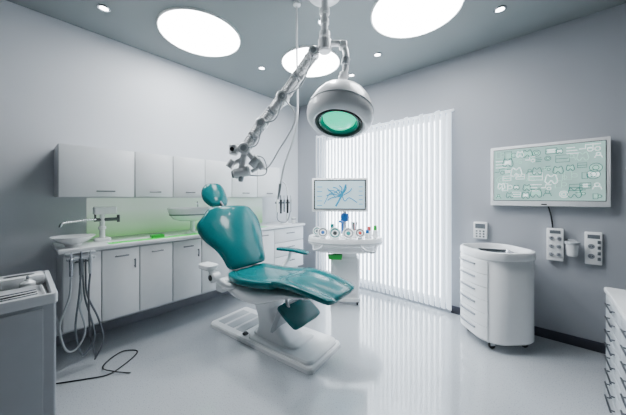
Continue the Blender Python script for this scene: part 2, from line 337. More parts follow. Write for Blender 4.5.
for sx in (-1, 1):
    for sy in (-1, 1):
        b = N_(); cyl(b, (sx*0.23, sy*0.23, 0.045), (sx*0.23, sy*0.23, 0.065), 0.02); cyl(b, (sx*0.23, sy*0.23-0.012, 0.028), (sx*0.23, sy*0.23+0.012, 0.028), 0.028, bev=0.004); obj('castor', b, 'dark', t)
zc = 0.813
t = thing('wipe_box', 'white tissue box with a dark slot on the left edge cart', 'box', (-2.24, 0.0, zc), 0.06)
obj('carton', box(N_(), -0.06, 0.06, -0.095, 0.095, 0, 0.055, 0.006), 'white', t)
b = N_(); rrloft(b, 0.022, 0.06, 0.02, [(0, 0.0552), (0.002, 0.0566)]); obj('slot', b, 'dark', t)
t = thing('instrument_tray', 'shallow pale tray of steel instruments on the left edge cart', 'tray', (-1.93, -0.02, zc+0.001), 0.03)
b = N_(); rrloft(b, 0.11, 0.105, 0.015, [(0.004, 0), (0, 0.03), (0.004, 0.03), (0.008, 0.004)]); obj('dish', b, 'white', t)
for k in range(4):
    b = N_(); x = -0.07+k*0.045; cyl(b, (x, -0.085, 0.011), (x+0.01, 0.08, 0.018), 0.006, 0.004, 8); obj('probe', b, ('steel', 'dark', 'steel', 'dark')[k], t)
t = thing('pump_bottle', 'small white pump bottle standing on the left edge cart', 'bottle', (-2.10, 0.03, zc))
obj('flask', lathe(N_(), [(0.028, 0), (0.03, 0.004), (0.03, 0.04), (0.012, 0.055), (0.012, 0.06)], 24), 'plastic', t)
b = N_(); cyl(b, (0, 0, 0.06), (0, 0, 0.075), 0.006); tube(b, [(0, 0, 0.075), (0.02, 0, 0.078), (0.035, 0, 0.07)], 0.004, 8); obj('pump', b, 'grey', t)
b = N_(); rrloft(b, 0.10, 0.05, 0.015, [(0, 0), (0, 0.045), (0.006, 0.045), (0.01, 0.012)]); tag(obj('storage_bin', b, 'dark', loc=(-1.93, -0.385, zc)), 'dark open bin sunk in the left edge cart', 'bin')
# ------------------------------------------------------------------ dental chair
t = thing('dental_chair', 'reclining teal leather dental chair on a white pedestal', 'dental chair', (-1.79, 1.50, 0), math.radians(6))
b = N_(); rrloft(b, 0.64, 0.24, 0.045, [(0.0, 0.0), (0.0, 0.028), (0.010, 0.040)], cx=-0.13, cy=0.10, seg=8); pl = obj('floor_plate', b, 'plastic', t)
b = N_(); rrloft(b, 0.36, 0.215, 0.06, [(0.0, 0.039), (0.0, 0.058), (0.010, 0.070), (0.04, 0.076)], cx=0.13, cy=0.10, seg=10); rrloft(b, 0.26, 0.155, 0.07, [(0.0, 0.074), (0.006, 0.092), (0.03, 0.104)], cx=0.05, cy=0.08, seg=10); obj('base', b, 'plastic', t)
for k in range(3): obj('tread_strip', box(N_(), -0.71+k*0.14, -0.61+k*0.14, -0.07, 0.25, 0.0395, 0.044, 0.001), 'lgrey', pl)
b = N_(); cyl(b, (-0.28, -0.08, 0.04), (-0.28, -0.08, 0.06), 0.03, 0.026, bev=0.008); obj('foot_switch', b, 'dark', pl)
rings = []
for (x, z, hx, hy) in ((0.04, 0.10, 0.20, 0.12), (0.0, 0.15, 0.15, 0.11), (-0.06, 0.24, 0.11, 0.10), (-0.10, 0.34, 0.12, 0.10), (-0.10, 0.43, 0.19, 0.13), (-0.08, 0.50, 0.26, 0.17)):
    rings.append(rr(hx, hy, 0.06, 0, 8, z, x, 0.04))
b = N_(); loft(b, rings); obj('pedestal', b, 'plastic', t)
b = N_(); box(b, 0.02, 0.07, -0.07, 0.14, 0.16, 0.44, 0.012, X=Matrix.Translation((-0.07, 0, 0)) @ Matrix.Rotation(0.42, 4, 'Y')); obj('lift_arm', b, 'lgrey', t)
b = N_(); cushion(b, [(-0.44, 0.545, 0.05, 0.02), (-0.42, 0.53, 0.20, 0.035), (-0.28, 0.49, 0.24, 0.06), (-0.05, 0.475, 0.24, 0.065), (0.14, 0.515, 0.23, 0.050), (0.34, 0.562, 0.21, 0.022), (0.50, 0.575, 0.17, 0.010), (0.58, 0.575, 0.12, 0.006)], e=0.5); obj('seat_shell', b, 'plastic', t)
b = N_(); cushion(b, [(-0.375, 0.600, 0.12, 0.012), (-0.365, 0.598, 0.19, 0.034), (-0.33, 0.592, 0.235, 0.040), (-0.20, 0.582, 0.265, 0.040), (-0.02, 0.588, 0.265, 0.040), (0.13, 0.608, 0.262, 0.038), (0.20, 0.617, 0.255, 0.036), (0.225, 0.619, 0.23, 0.015)], cup=0.022, crease=0.014, n=52, e=0.38); obj('seat', b, 'teal', t)
b = N_(); cushion(b, [(0.205, 0.632, 0.22, 0.010), (0.22, 0.634, 0.245, 0.030), (0.34, 0.640, 0.24, 0.032), (0.50, 0.624, 0.23, 0.030), (0.62, 0.604, 0.215, 0.028), (0.69, 0.590, 0.20, 0.024), (0.71, 0.585, 0.17, 0.010)], cup=0.022, crease=0.012, n=52, e=0.38); obj('leg_section', b, 'teal', t)
b = N_(); cushion(b, [(0.215, 0.450, 0.12, 0.008, -0.02), (0.225, 0.443, 0.165, 0.018, -0.02), (0.30, 0.398, 0.175, 0.020, -0.02), (0.37, 0.355, 0.175, 0.020, -0.02), (0.405, 0.332, 0.16, 0.018, -0.02), (0.415, 0.325, 0.10, 0.008, -0.02)], e=0.4); obj('leg_rest', b, 'teald', t)
b = N_(); cyl(b, (0.27, -0.10, 0.41), (0.22, -0.10, 0.55), 0.014, n=12); cyl(b, (0.27, 0.08, 0.41), (0.22, 0.08, 0.55), 0.014, n=12); cyl(b, (0.255, -0.11, 0.46), (0.255, 0.09, 0.46), 0.012, n=12); obj('leg_rest_strut', b, 'lgrey', t)
SB = [(-0.355, 0.645, 0.17, 0.010), (-0.358, 0.655, 0.205, 0.030), (-0.37, 0.69, 0.225, 0.040), (-0.41, 0.775, 0.245, 0.044), (-0.455, 0.865, 0.285, 0.045), (-0.50, 0.95, 0.340, 0.044), (-0.545, 1.04, 0.372, 0.042), (-0.585, 1.115, 0.365, 0.039), (-0.618, 1.172, 0.300, 0.035), (-0.640, 1.213, 0.255, 0.027), (-0.647, 1.228, 0.21, 0.010)]
SB = [s+(0.04,) for s in SB]
b = N_(); cushion(b, SB, cup=0.050, crease=0.016, n=60, e=0.34, k=4, cp=2.4); obj('backrest', b, 'teal', t)
b = N_(); cushion(b, [(x-0.050, z-0.02, w*0.84, h*0.5, y) for x, z, w, h, y in SB], cup=0.035, n=32); obj('back_shell', b, 'plastic', t)
b = N_(); cyl(b, (-0.40, -0.12, 0.55), (-0.43, -0.12, 0.72), 0.022, n=14); cyl(b, (-0.40, 0.14, 0.55), (-0.43, 0.14, 0.72), 0.022, n=14); cyl(b, (-0.39, -0.18, 0.60), (-0.39, 0.20, 0.60), 0.026, n=16, bev=0.005); obj('back_hinge', b, 'plastic', t)
b = N_(); tube(b, [(-0.66, 0.02, 1.12), (-0.75, 0.01, 1.22), (-0.82, 0, 1.30), (-0.875, 0, 1.35)], 0.018, 12); hb = obj('headrest_bar', b, 'dsteel', t)
b = N_(); cushion(b, [(-0.785, 1.225, 0.06, 0.008), (-0.792, 1.238, 0.10, 0.026), (-0.82, 1.295, 0.135, 0.036), (-0.852, 1.352, 0.142, 0.038), (-0.882, 1.41, 0.130, 0.036), (-0.902, 1.452, 0.095, 0.028), (-0.908, 1.465, 0.05, 0.008)], cup=0.16, e=0.55, crease=0.0, n=36); obj('headrest', b, 'teal', t)
b = N_(); cushion(b, [(-0.30, 0.76, 0.02, 0.008, 0.40), (-0.29, 0.76, 0.045, 0.018, 0.40), (-0.10, 0.765, 0.045, 0.018, 0.41), (0.06, 0.755, 0.04, 0.016, 0.41), (0.08, 0.75, 0.015, 0.008, 0.41)], k=4, n=20); a = obj('armrest', b, 'teal', t)
b = N_(); tube(b, [(-0.14, 0.405, 0.75), (-0.17, 0.405, 0.66), (-0.20, 0.30, 0.57), (-0.2, 0.20, 0.54)], 0.018, 12); obj('support', b, 'plastic', a)
b = N_(); rrloft(b, 0.085, 0.055, 0.03, [(0.008, 0), (0, 0.008), (0, 0.036), (0.008, 0.044)], X=Matrix.Translation((-0.42, -0.37, 0.695))); a = obj('armrest', b, 'plastic', t)
b = N_(); tube(b, [(-0.40, -0.36, 0.70), (-0.34, -0.36, 0.64), (-0.30, -0.30, 0.56), (-0.26, -0.2, 0.52)], 0.028, 12); cyl(b, (-0.345, -0.40, 0.635), (-0.345, -0.32, 0.635), 0.045, bev=0.01); obj('support', b, 'plastic', a)
b = N_(); cyl(b, (-0.345, -0.405, 0.635), (-0.345, -0.40, 0.635), 0.025); obj('knob', b, 'dark', a)
b = N_(); rrloft(b, 0.05, 0.07, 0.02, [(0.008, 0), (0, 0.01), (0, 0.09), (0.01, 0.10)], X=Matrix.Translation((-0.35, -0.25, 0.49))); obj('side_cover', b, 'plastic', t)
# ------------------------------------------------------------------ delivery unit
UX, UY, TH = -1.86, 2.73, math.radians(35)
t = thing('delivery_unit', 'white dental instrument column with an oval tray table beside the blind', 'instrument unit', (UX, UY, 0), TH)
b = N_(); rrloft(b, 0.185, 0.15, 0.05, [(0.01, 0.045), (0, 0.055), (0, 0.085), (0.02, 0.10)]); obj('foot', b, 'plastic', t)
b = N_(); rrloft(b, 0.175, 0.14, 0.035, [(0, 0.09), (0, 0.56), (0.008, 0.57), (0.03, 0.58), (0.035, 0.70)]); obj('column', b, 'plastic', t)
obj('door', box(N_(), -0.135, 0.135, -0.148, -0.138, 0.14, 0.53, 0.004), 'white', t)
for sx in (-1, 1):
    for sy in (-1, 1):
        b = N_(); cyl(b, (sx*0.15, sy*0.11, 0.03), (sx*0.15, sy*0.11, 0.05), 0.015); cyl(b, (sx*0.15-0.01, sy*0.11, 0.024), (sx*0.15+0.01, sy*0.11, 0.024), 0.024, bev=0.004); obj('castor', b, 'dark', t)
def oval(a, c, z, n=56, e=0.85): return [Vector((a*math.copysign(abs(math.cos(2*PI*i/n))**e, math.cos(2*PI*i/n)), c*math.copysign(abs(math.sin(2*PI*i/n))**e, math.sin(2*PI*i/n)), z)) for i in range(n)]
b = N_(); loft(b, [oval(0.26, 0.18, 0.640), oval(0.37, 0.24, 0.650), oval(0.40, 0.26, 0.675), oval(0.405, 0.262, 0.720), oval(0.44, 0.290, 0.728), oval(0.462, 0.305, 0.745), oval(0.464, 0.307, 0.805), oval(0.454, 0.299, 0.826), oval(0.435, 0.28, 0.826), oval(0.43, 0.275, 0.812)]); tb = obj('tabletop', b, 'plastic', t)
b = N_(); loft(b, [oval(0.461, 0.305, 0.765), oval(0.467, 0.311, 0.768), oval(0.467, 0.311, 0.774), oval(0.462, 0.306, 0.777)], closed=True); obj('edge_band', b, 'lgrey', tb)
b = N_(); cyl(b, (0, 0.10, 0.80), (0, 0.10, 1.30), 0.026, 0.02, bev=0.003); obj('monitor_post', b, 'lgrey', t)
b = N_(); lathe(b, [(0.03, 1.00), (0.05, 1.01), (0.058, 1.05), (0.05, 1.10), (0.03, 1.11)], 28, Matrix.Translation((0, 0.10, 0))); obj('post_joint', b, 'blue', t)
b = N_(); tube(b, [(-0.26, -0.26, 0.75), (-0.30, -0.33, 0.72), (-0.36, -0.30, 0.70), (-0.38, -0.20, 0.735)], 0.014, 10); obj('rail', b, 'lgrey', t)
b = N_(); tube(b, [(0.18, -0.28, 0.75), (0.24, -0.35, 0.71), (0.33, -0.30, 0.69), (0.36, -0.20, 0.735)], 0.014, 10); obj('rail', b, 'lgrey', t)
def U(x, y): return (UX+x*math.cos(TH)-y*math.sin(TH), UY+x*math.sin(TH)+y*math.cos(TH))
ux, uy = U(-0.065, 0.04)
t = thing('monitor', 'white framed monitor with blue line drawing above the oval tray table', 'monitor', (ux, uy, 1.13), TH)
b = N_(); box(b, -0.36, 0.36, -0.015, 0.015, 0, 0.435, 0.01); box(b, -0.10, 0.12, 0.015, 0.035, 0.1, 0.3, 0.006); obj('housing', b, 'plastic', t)
obj('bezel', box(N_(), -0.332, 0.332, -0.0165, -0.0145, 0.028, 0.410), 'dark', t)
sc = obj('screen', box(N_(), -0.316, 0.316, -0.0180, -0.0155, 0.042, 0.396), 'screen2', t)
b = N_(); yy = -0.0195
def S(bm, pts, r=0.003, n=5, k=1): tube(bm, [(p[0], yy, p[1]) for p in pts], r, n, k)
S(b, [(-0.16, 0.30), (-0.08, 0.24), (0.0, 0.28), (0.06, 0.14), (0.12, 0.18), (0.22, 0.12)], 0.006, k=5)
S(b, [(-0.05, 0.07), (0.0, 0.16), (0.04, 0.24), (0.08, 0.35)], 0.012, k=5)
for q in range(7):
    a_ = 0.5+q*0.38; S(b, [(0.02, 0.2), (0.02+0.12*math.cos(a_*1.2), 0.2+0.10*math.sin(a_*1.2)), (0.02+0.19*math.cos(a_*1.2+0.2), 0.2+0.14*math.sin(a_*1.2+0.2))], 0.007, k=4)
obj('screen_drawing', b, 'ink3', sc)
b = N_()
for q in range(5): S(b, [(-0.29, 0.08+q*0.06), (-0.225, 0.08+q*0.06)], 0.004); S(b, [(0.24, 0.10+q*0.055), (0.29, 0.10+q*0.055)], 0.004)
S(b, [(-0.2, 0.1), (-0.12, 0.24), (-0.05, 0.18)], 0.005, k=5)
obj('screen_notes', b, 'ink3', sc)
zt2 = 0.814
for i, (x, y, r) in enumerate(((-0.35, -0.02, 0.058), (-0.27, -0.13, 0.066), (-0.12, -0.18, 0.072), (0.04, -0.18, 0.072), (0.18, -0.14, 0.060))):
    ux, uy = U(x, y)
    lab = ['small round dial cup at the left end of the oval table', 'second round dial cup from the left on the oval table', 'third round dial cup on the oval table, left of its centre', 'round dial cup at the front middle of the oval table', 'rightmost round dial cup on the oval table'][i]
    t = thing('dial_cup', lab, 'cup', (ux, uy, zt2), TH, 'dial cups on the oval table')
    X = Matrix.Translation((0, 0, 0.07)) @ Matrix.Rotation(math.radians(62), 4, 'X')
    b = N_(); lathe(b, [(r*0.5, 0), (r*0.45, 0.012), (0.010, 0.016), (0.010, 0.062)], 24); obj('stand', b, 'lgrey', t)
    b = N_(); lathe(b, [(r*0.7, -0.02), (r, -0.012), (r, 0.008), (r*0.86, 0.01), (r*0.84, 0.004), (0.001, 0.004)], 28, X); rim = obj('rim', b, 'plastic', t)
    b = N_(); ring(b, [(r*0.80, 0.0045), (r*0.78, 0.009), (r*0.62, 0.009), (r*0.60, 0.0045)], 24, X); obj('dial', b, ('tealp', 'grey', 'tealp', 'mgrey', 'grey')[i], t)
    b = N_(); lathe(b, [(r*0.36, 0.0045), (r*0.30, 0.010), (0.001, 0.011)], 20, X); obj('hub', b, ('grey', 'blue', 'dark', 'tealp', 'red')[i], t)
for (x, y, m, lab, h) in ((0.27, -0.10, 'blue', 'small bottle with blue cap on the oval table', 0.10), (0.30, -0.01, 'red', 'small bottle with red cap on the oval table', 0.13),
                       (0.37, -0.06, 'green', 'small bottle with green cap at the right end of the oval table', 0.15), (-0.16, -0.02, 'tealp', 'bottle with teal cap behind the dial cups', 0.16)):
    ux, uy = U(x, y)
    t = thing('bottle', lab, 'bottle', (ux, uy, zt2), group='bottles on the oval table')
    obj('flask', lathe(N_(), [(0.028, 0), (0.03, 0.004), (0.03, h*0.6), (0.014, h*0.7), (0.014, h*0.75)], 20), 'plastic', t)
    obj('cap', lathe(N_(), [(0.022, h*0.62), (0.022, h), (0.016, h+0.006), (0.001, h+0.006)], 20), m, t)
ux, uy = U(0.12, -0.01)
t = thing('probe_cup', 'white beaker of upright steel instruments on the oval table', 'cup', (ux, uy, zt2))
obj('vessel', lathe(N_(), [(0.034, 0), (0.038, 0.09), (0.034, 0.09), (0.03, 0.006), (0.001, 0.006)], 24), 'plastic', t)
for k in range(5):
    a = k*1.3; b = N_(); cyl(b, (0.01*math.cos(a), 0.01*math.sin(a), 0.008), (0.035*math.cos(a), 0.035*math.sin(a), 0.19), 0.007, n=8); obj('probe', b, ('dsteel', 'dark', 'tealp', 'steel', 'red')[k], t)
ux, uy = U(-0.03, 0.0)
t = thing('curing_light', 'white and blue hand device standing behind the dial cups', 'dental tool', (ux, uy, zt2), TH)
obj('dock', lathe(N_(), [(0.05, 0), (0.05, 0.02), (0.035, 0.04), (0.02, 0.045)], 24), 'plastic', t)
b = N_(); tube(b, [(0, 0, 0.04), (0, 0, 0.14), (0.0, -0.01, 0.18), (-0.04, -0.02, 0.20)], 0.016, 12); obj('grip', b, 'blue', t)
ux, uy = U(-0.12, -0.20)
t = thing('glove_bin', 'bright green bin on the front of the instrument column below the oval table', 'bin', (ux, uy, 0.575), TH)
b = N_(); rrloft(b, 0.09, 0.04, 0.02, [(0.01, 0), (0, 0.055), (0.004, 0.055), (0.014, 0.01)]); obj('tub', b, 'green', t)
obj('bracket', box(N_(), -0.02, 0.02, 0.04, 0.09, 0.015, 0.045, 0.003), 'lgrey', t)
# ------------------------------------------------------------------ surgical lamp
LX, LY = -1.25, 1.56
t = thing('surgical_lamp', 'big white domed operating lamp with teal lens hanging from the ceiling', 'lamp', (LX, LY, H))
obj('ceiling_plate', lathe(N_(), [(0.13, 0), (0.13, -0.02), (0.11, -0.035), (0.05, -0.04)], 40), 'plastic', t)
b = N_(); cyl(b, (0, 0, -0.03), (0, 0, -0.44), 0.026, n=24)
for z, r in ((-0.12, 0.04), (-0.20, 0.034), (-0.30, 0.042), (-0.40, 0.05)): cyl(b, (0, 0, z), (0, 0, z-0.05), r, bev=0.008, n=28)
obj('column', b, 'lampw', t)
b = N_(); cyl(b, (0, 0, -0.36), (0, 0, -0.46), 0.052, n=28, bev=0.01)
tube(b, [(0.0, 0.0, -0.41), (0.05, 0.046, -0.39), (0.10, 0.092, -0.40), (0.122, 0.112, -0.47), (0.118, 0.108, -0.60), (0.10, 0.09, -0.70)], 0.023, 14)
cyl(b, (0.085, 0.078, -0.405), (0.125, 0.114, -0.405), 0.036, n=24, bev=0.006)
obj('lamp_arm', b, 'lampw', t)
b = N_(); cyl(b, (0.125, 0.115, -0.50), (0.115, 0.105, -0.56), 0.031, bev=0.006); obj('collar', b, 'lgrey', t)
b = N_(); cyl(b, (0.115, 0.105, -0.62), (0.10, 0.09, -0.68), 0.036, bev=0.006); obj('collar', b, 'lampw', t)
d = Vector((0.08, -0.31, -0.94)).normalized()
c = Vector((0.08, 0.085, -0.955))
X = axis(c-d*0.04, d)
b = N_(); lathe(b, [(0.001, -0.215), (0.05, -0.213), (0.10, -0.203), (0.15, -0.180), (0.192, -0.145), (0.222, -0.10), (0.243, -0.05), (0.256, 0.0), (0.259, 0.04), (0.250, 0.078), (0.228, 0.104), (0.20, 0.114), (0.185, 0.108), (0.175, 0.03), (0.001, 0.03)], 72, X); hd = obj('lamp_head', b, 'lampw', t)
b = N_(); lathe(b, [(0.001, 0.125), (0.05, 0.121), (0.09, 0.108), (0.122, 0.080), (0.136, 0.032), (0.001, 0.032)], 48, X); obj('lens', b, 'lens', hd)
b = N_(); ring(b, [(0.137, 0.034), (0.137, 0.082), (0.144, 0.096), (0.154, 0.100), (0.160, 0.092), (0.160, 0.034)], 48, X); obj('lens_ring', b, 'lens2', hd)
b = N_(); ring(b, [(0.161, 0.034), (0.161, 0.104), (0.168, 0.114), (0.178, 0.114), (0.180, 0.104), (0.174, 0.036)], 56, X); obj('bezel', b, 'dark', hd)
b = N_(); ring(b, [(0.2565, 0.0), (0.2610, 0.002), (0.2612, 0.006), (0.2575, 0.008)], 56, X); obj('seam_band', b, 'lgrey', hd)
b = N_(); p = c-d*0.235; cyl(b, (0.10, 0.09, -0.67), p, 0.035, 0.06, bev=0.006); obj('neck', b, 'lampw', t)
# ------------------------------------------------------------------ jointed arm
t = thing('jointed_arm', 'jointed white and steel mechanical arm reaching down left from the lamp column', 'mechanical arm', (LX, LY, 2.50))
J = [Vector(p)-Vector((LX, LY, 2.50)) for p in ((-1.325, 1.515, 2.44), (-1.52, 1.37, 2.10), (-1.645, 1.26, 1.895), (-1.745, 1.175, 1.70))]
side = Vector((0.66, -0.75, 0)).normalized()
for i in range(3):
    p0, p1 = J[i], J[i+1]; L = (p1-p0).length; dd = (p1-p0).normalized(); up = dd.cross(side).normalized(); b = N_()
    for s, r in ((1, 0.012), (-1, 0.011)): cyl(b, p0+up*0.034*s, p1+up*0.034*s, r, n=12)
    for a0, a1, r in ((0.12, 0.46, 0.035), (0.60, 0.88, 0.031)):
        cyl(b, p0+dd*L*a0, p0+dd*L*a1, r, r*0.92, n=20, bev=0.005)
        for q in range(4):
            aa = a0+(a1-a0)*(q+0.6)/4.4; cyl(b, p0+dd*L*aa, p0+dd*(L*aa+0.008), r+0.005, n=20, bev=0.002)
    cyl(b, p0, p1, 0.018, n=12)
    for a0 in (0.12, 0.50, 0.86):
        o_ = p0+dd*L*a0
        cyl(b, o_-up*0.046, o_+up*0.046, 0.014, n=12, bev=0.003)
    sg = obj('arm_segment', b, 'lampw', t)
    b = N_(); tube(b, [p0+side*0.03, p0+dd*L*0.3+side*0.06-up*0.05, p0+dd*L*0.7+side*0.06-up*0.075, p1+side*0.03], 0.005, 8); obj('wire', b, 'lgrey', sg)
    b = N_(); cyl(b, p0+dd*(L*0.53), p0+dd*(L*0.53+0.014), 0.037, n=20, bev=0.002); obj('clamp', b, 'lgrey', sg)
for i, r in enumerate((0.044, 0.050, 0.044, 0.048)):
    b = N_(); cyl(b, J[i]-side*0.045, J[i]+side*0.045, r, n=28, bev=0.010); j = obj('joint', b, 'lampw', t)
    b = N_(); cyl(b, J[i]+side*0.045, J[i]+side*0.052, r*0.5, n=24, bev=0.002); obj('bolt_cap', b, 'lgrey', j)
e = J[3]; rt = Vector((0.751, 0.66, 0))
b = N_()
cyl(b, e, e-rt*0.10+Vector((0, 0, -0.01)), 0.028, n=20, bev=0.006); cyl(b, e-rt*0.09+Vector((0, 0, -0.05)), e-rt*0.09+Vector((0, 0, 0.035)), 0.036, n=20, bev=0.01)
cyl(b, e, e+rt*0.08+Vector((0, 0, -0.10)), 0.022, n=20, bev=0.005); cyl(b, e+rt*0.05+Vector((0, 0, -0.14)), e+rt*0.11+Vector((0, 0, -0.07)), 0.038, n=20, bev=0.01)
cyl(b, e, e-rt*0.03+Vector((0, 0, -0.17)), 0.026, n=20, bev=0.005); cyl(b, e-rt*0.09+Vector((0, 0, -0.20)), e+rt*0.04+Vector((0, 0, -0.17)), 0.040, n=24, bev=0.012)
cyl(b, e-rt*0.02+Vector((0, 0, -0.08)), e-rt*0.10+Vector((0, 0, -0.12)), 0.018, n=16, bev=0.004); cyl(b, e-rt*0.13+Vector((0, 0, -0.145)), e-rt*0.09+Vector((0, 0, -0.09)), 0.028, n=16, bev=0.006)
cyl(b, e+rt*0.05+Vector((0, 0, -0.18)), e+rt*0.13+Vector((0, 0, -0.13)), 0.016, n=16, bev=0.004); cyl(b, e+rt*0.115+Vector((0, 0, -0.11)), e+rt*0.14+Vector((0, 0, -0.16)), 0.026, n=16, bev=0.006)
tool = obj('tool_head', b, 'lampw', t)
b = N_(); cyl(b, e-rt*0.03+Vector((0, 0, -0.20)), e-rt*0.035+Vector((0, 0, -0.26)), 0.026, 0.018, n=20, bev=0.004); obj('nozzle', b, 'lgrey', tool)
b = N_(); cyl(b, e-rt*0.10+Vector((0, 0, -0.202)), e-rt*0.088+Vector((0, 0, -0.20)), 0.030, n=20); obj('end_cap', b, 'grey', tool)
b = N_(); cyl(b, e-rt*0.09+Vector((0, 0, -0.01))+side*0.035, e-rt*0.09+Vector((0, 0, -0.01))+side*0.05, 0.016, n=16); obj('button', b, 'dark', tool)
b = N_(); tube(b, [e+rt*0.07+Vector((0, 0, -0.05)), e+rt*0.15+Vector((0, 0, -0.08)), e+rt*0.16+Vector((0, 0, -0.2)), e+Vector((0, 0, -0.21))], 0.005, 8); obj('wire', b, 'lgrey', tool)
b = N_(); tube(b, [J[1]+side*0.05, J[1]+rt*0.10+Vector((0, 0, -0.16)), J[2]+rt*0.14+Vector((0, 0, -0.20)), e+rt*0.16+Vector((0, 0, -0.16)), e+rt*0.06+Vector((0, 0, -0.06))], 0.006, 8); obj('loop_cable', b, 'plastic', t)
# hanging hose
t = thing('hanging_hose', 'thin white hose hanging from the ceiling left of the lamp column', 'hose', (-1.484, 1.491, H))
obj('ceiling_socket', lathe(N_(), [(0.03, 0), (0.03, -0.02), (0.012, -0.03)], 20), 'plastic', t)
b = N_(); tube(b, [(0, 0, -0.02), (0, 0, -0.45), (0.005, 0.005, -0.75), (0.0, 0.0, -0.98), (-0.03, -0.03, -1.15), (-0.075, -0.068, -1.32), (-0.10, -0.09, -1.48)], 0.0075, 8); obj('tubing', b, 'plastic', t)
b = N_(); cyl(b, (-0.10, -0.09, -1.47), (-0.115, -0.10, -1.60), 0.013, 0.009, 14, 0.003); obj('handpiece', b, 'lgrey', t)
# ------------------------------------------------------------------ rounded drawer trolley
t = thing('drawer_trolley', 'tall rounded white trolley with drawers and sunken top under the wall display', 'trolley', (-0.31, 2.93, 0), math.radians(-46))
W = 0.248; R_ = 0.18
b = N_(); rrloft(b, W, W, R_, [(0.012, 0.07), (0, 0.085), (0, 0.77), (0.003, 0.775)], seg=14); obj('body', b, 'plastic', t)
b = N_(); rrloft(b, W+0.010, W+0.010, R_+0.01, [(0.010, 0.776), (0.002, 0.780), (0.0, 0.786), (0, 0.838), (0.004, 0.846), (0.014, 0.849), (0.024, 0.849), (0.030, 0.842), (0.034, 0.800), (0.05, 0.790)], seg=14); obj('top_rim', b, 'plastic', t)
b = N_(); rrloft(b, W-0.03, W-0.03, R_-0.03, [(0.0, 0.7905), (0.0, 0.7985), (0.006, 0.800)], seg=14); obj('top_mat', b, 'lgrey', t)
per = [p for p in rr(W, W, R_, 0, 14)]
fr = sorted([p for p in per if p.y < -0.10 and p.x < 0.185], key=lambda p: p.x)
def off(p, o):
    cx = max(min(p.x, W-R_), -(W-R_)); cy = -(W-R_); v = Vector((p.x-cx, p.y-cy, 0)).normalized(); return Vector((p.x, p.y, 0))+v*o
def band(o0, o1, za, zb_, P_):
    pr = [off(p, o1) for p in P_]+[off(p, o0) for p in reversed(P_)]
    bb = N_(); loft(bb, [[Vector((q.x, q.y, z)) for q in pr] for z in (za, zb_)]); return bb
for k in range(6):
    z0 = 0.092+k*0.113
    dr = obj('drawer', band(-0.004, 0.010, z0, z0+0.106, fr), 'white', t)
    obj('handle', band(0.0095, 0.022, z0+0.062, z0+0.075, [p for p in fr if -0.14 < p.x < 0.10]), 'mgrey', dr)
for sx in (-1, 1):
    for sy in (-1, 1):
        x, y = sx*0.15, sy*0.15
        b = N_(); cyl(b, (x, y, 0.04), (x, y, 0.075), 0.018); box(b, x-0.018, x+0.018, y-0.02, y+0.02, 0.03, 0.06, 0.004); ca = obj('castor', b, 'lgrey', t)
        b = N_(); cyl(b, (x-0.012, y, 0.03), (x+0.012, y, 0.03), 0.03, n=24, bev=0.006); obj('wheel', b, 'dark', ca)
b = N_(); rrloft(b, 0.13, 0.09, 0.03, [(0.01, 0), (0, 0.02), (0.005, 0.02), (0.012, 0.005)], X=Matrix.Rotation(0.4, 4, 'Z')); tag(obj('steel_tray', b, 'steel', loc=(-0.31, 2.93, 0.801)), 'shallow metal tray sunk in the rounded trolley top', 'tray')
# ------------------------------------------------------------------ wall display
t = thing('wall_display', 'large white framed wall display filled with pale green line drawings', 'display', (0.03, WY, 1.235))
hw, hh = 0.41, 0.585
b = N_(); box(b, -hw, hw, -0.065, -0.02, 0, hh, 0.008); box(b, -0.25, 0.25, -0.022, 0.0, 0.12, 0.45, 0.004); obj('housing', b, 'white', t)
obj('bezel', box(N_(), -hw+0.026, hw-0.026, -0.0665, -0.062, 0.048, hh-0.028), 'dark', t)
sc = obj('screen', box(N_(), -hw+0.031, hw-0.031, -0.0680, -0.063, 0.053, hh-0.033), 'screen', t)
b2 = N_(); b3 = N_(); b4 = N_(); yy = -0.0690
def circ(bm, cx, cz, r, rr_=0.0024, n=18): S(bm, [(cx+r*math.cos(2*PI*i/n), cz+r*math.sin(2*PI*i/n)) for i in range(n+1)], rr_)
def rect(bm, x0, z0, x1, z1, r=0.0024): S(bm, [(x0, z0), (x1, z0), (x1, z1), (x0, z1), (x0, z0)], r)
nx, nz = 10, 6; cw = (2*hw-0.085)/nx; chh = (hh-0.11)/nz
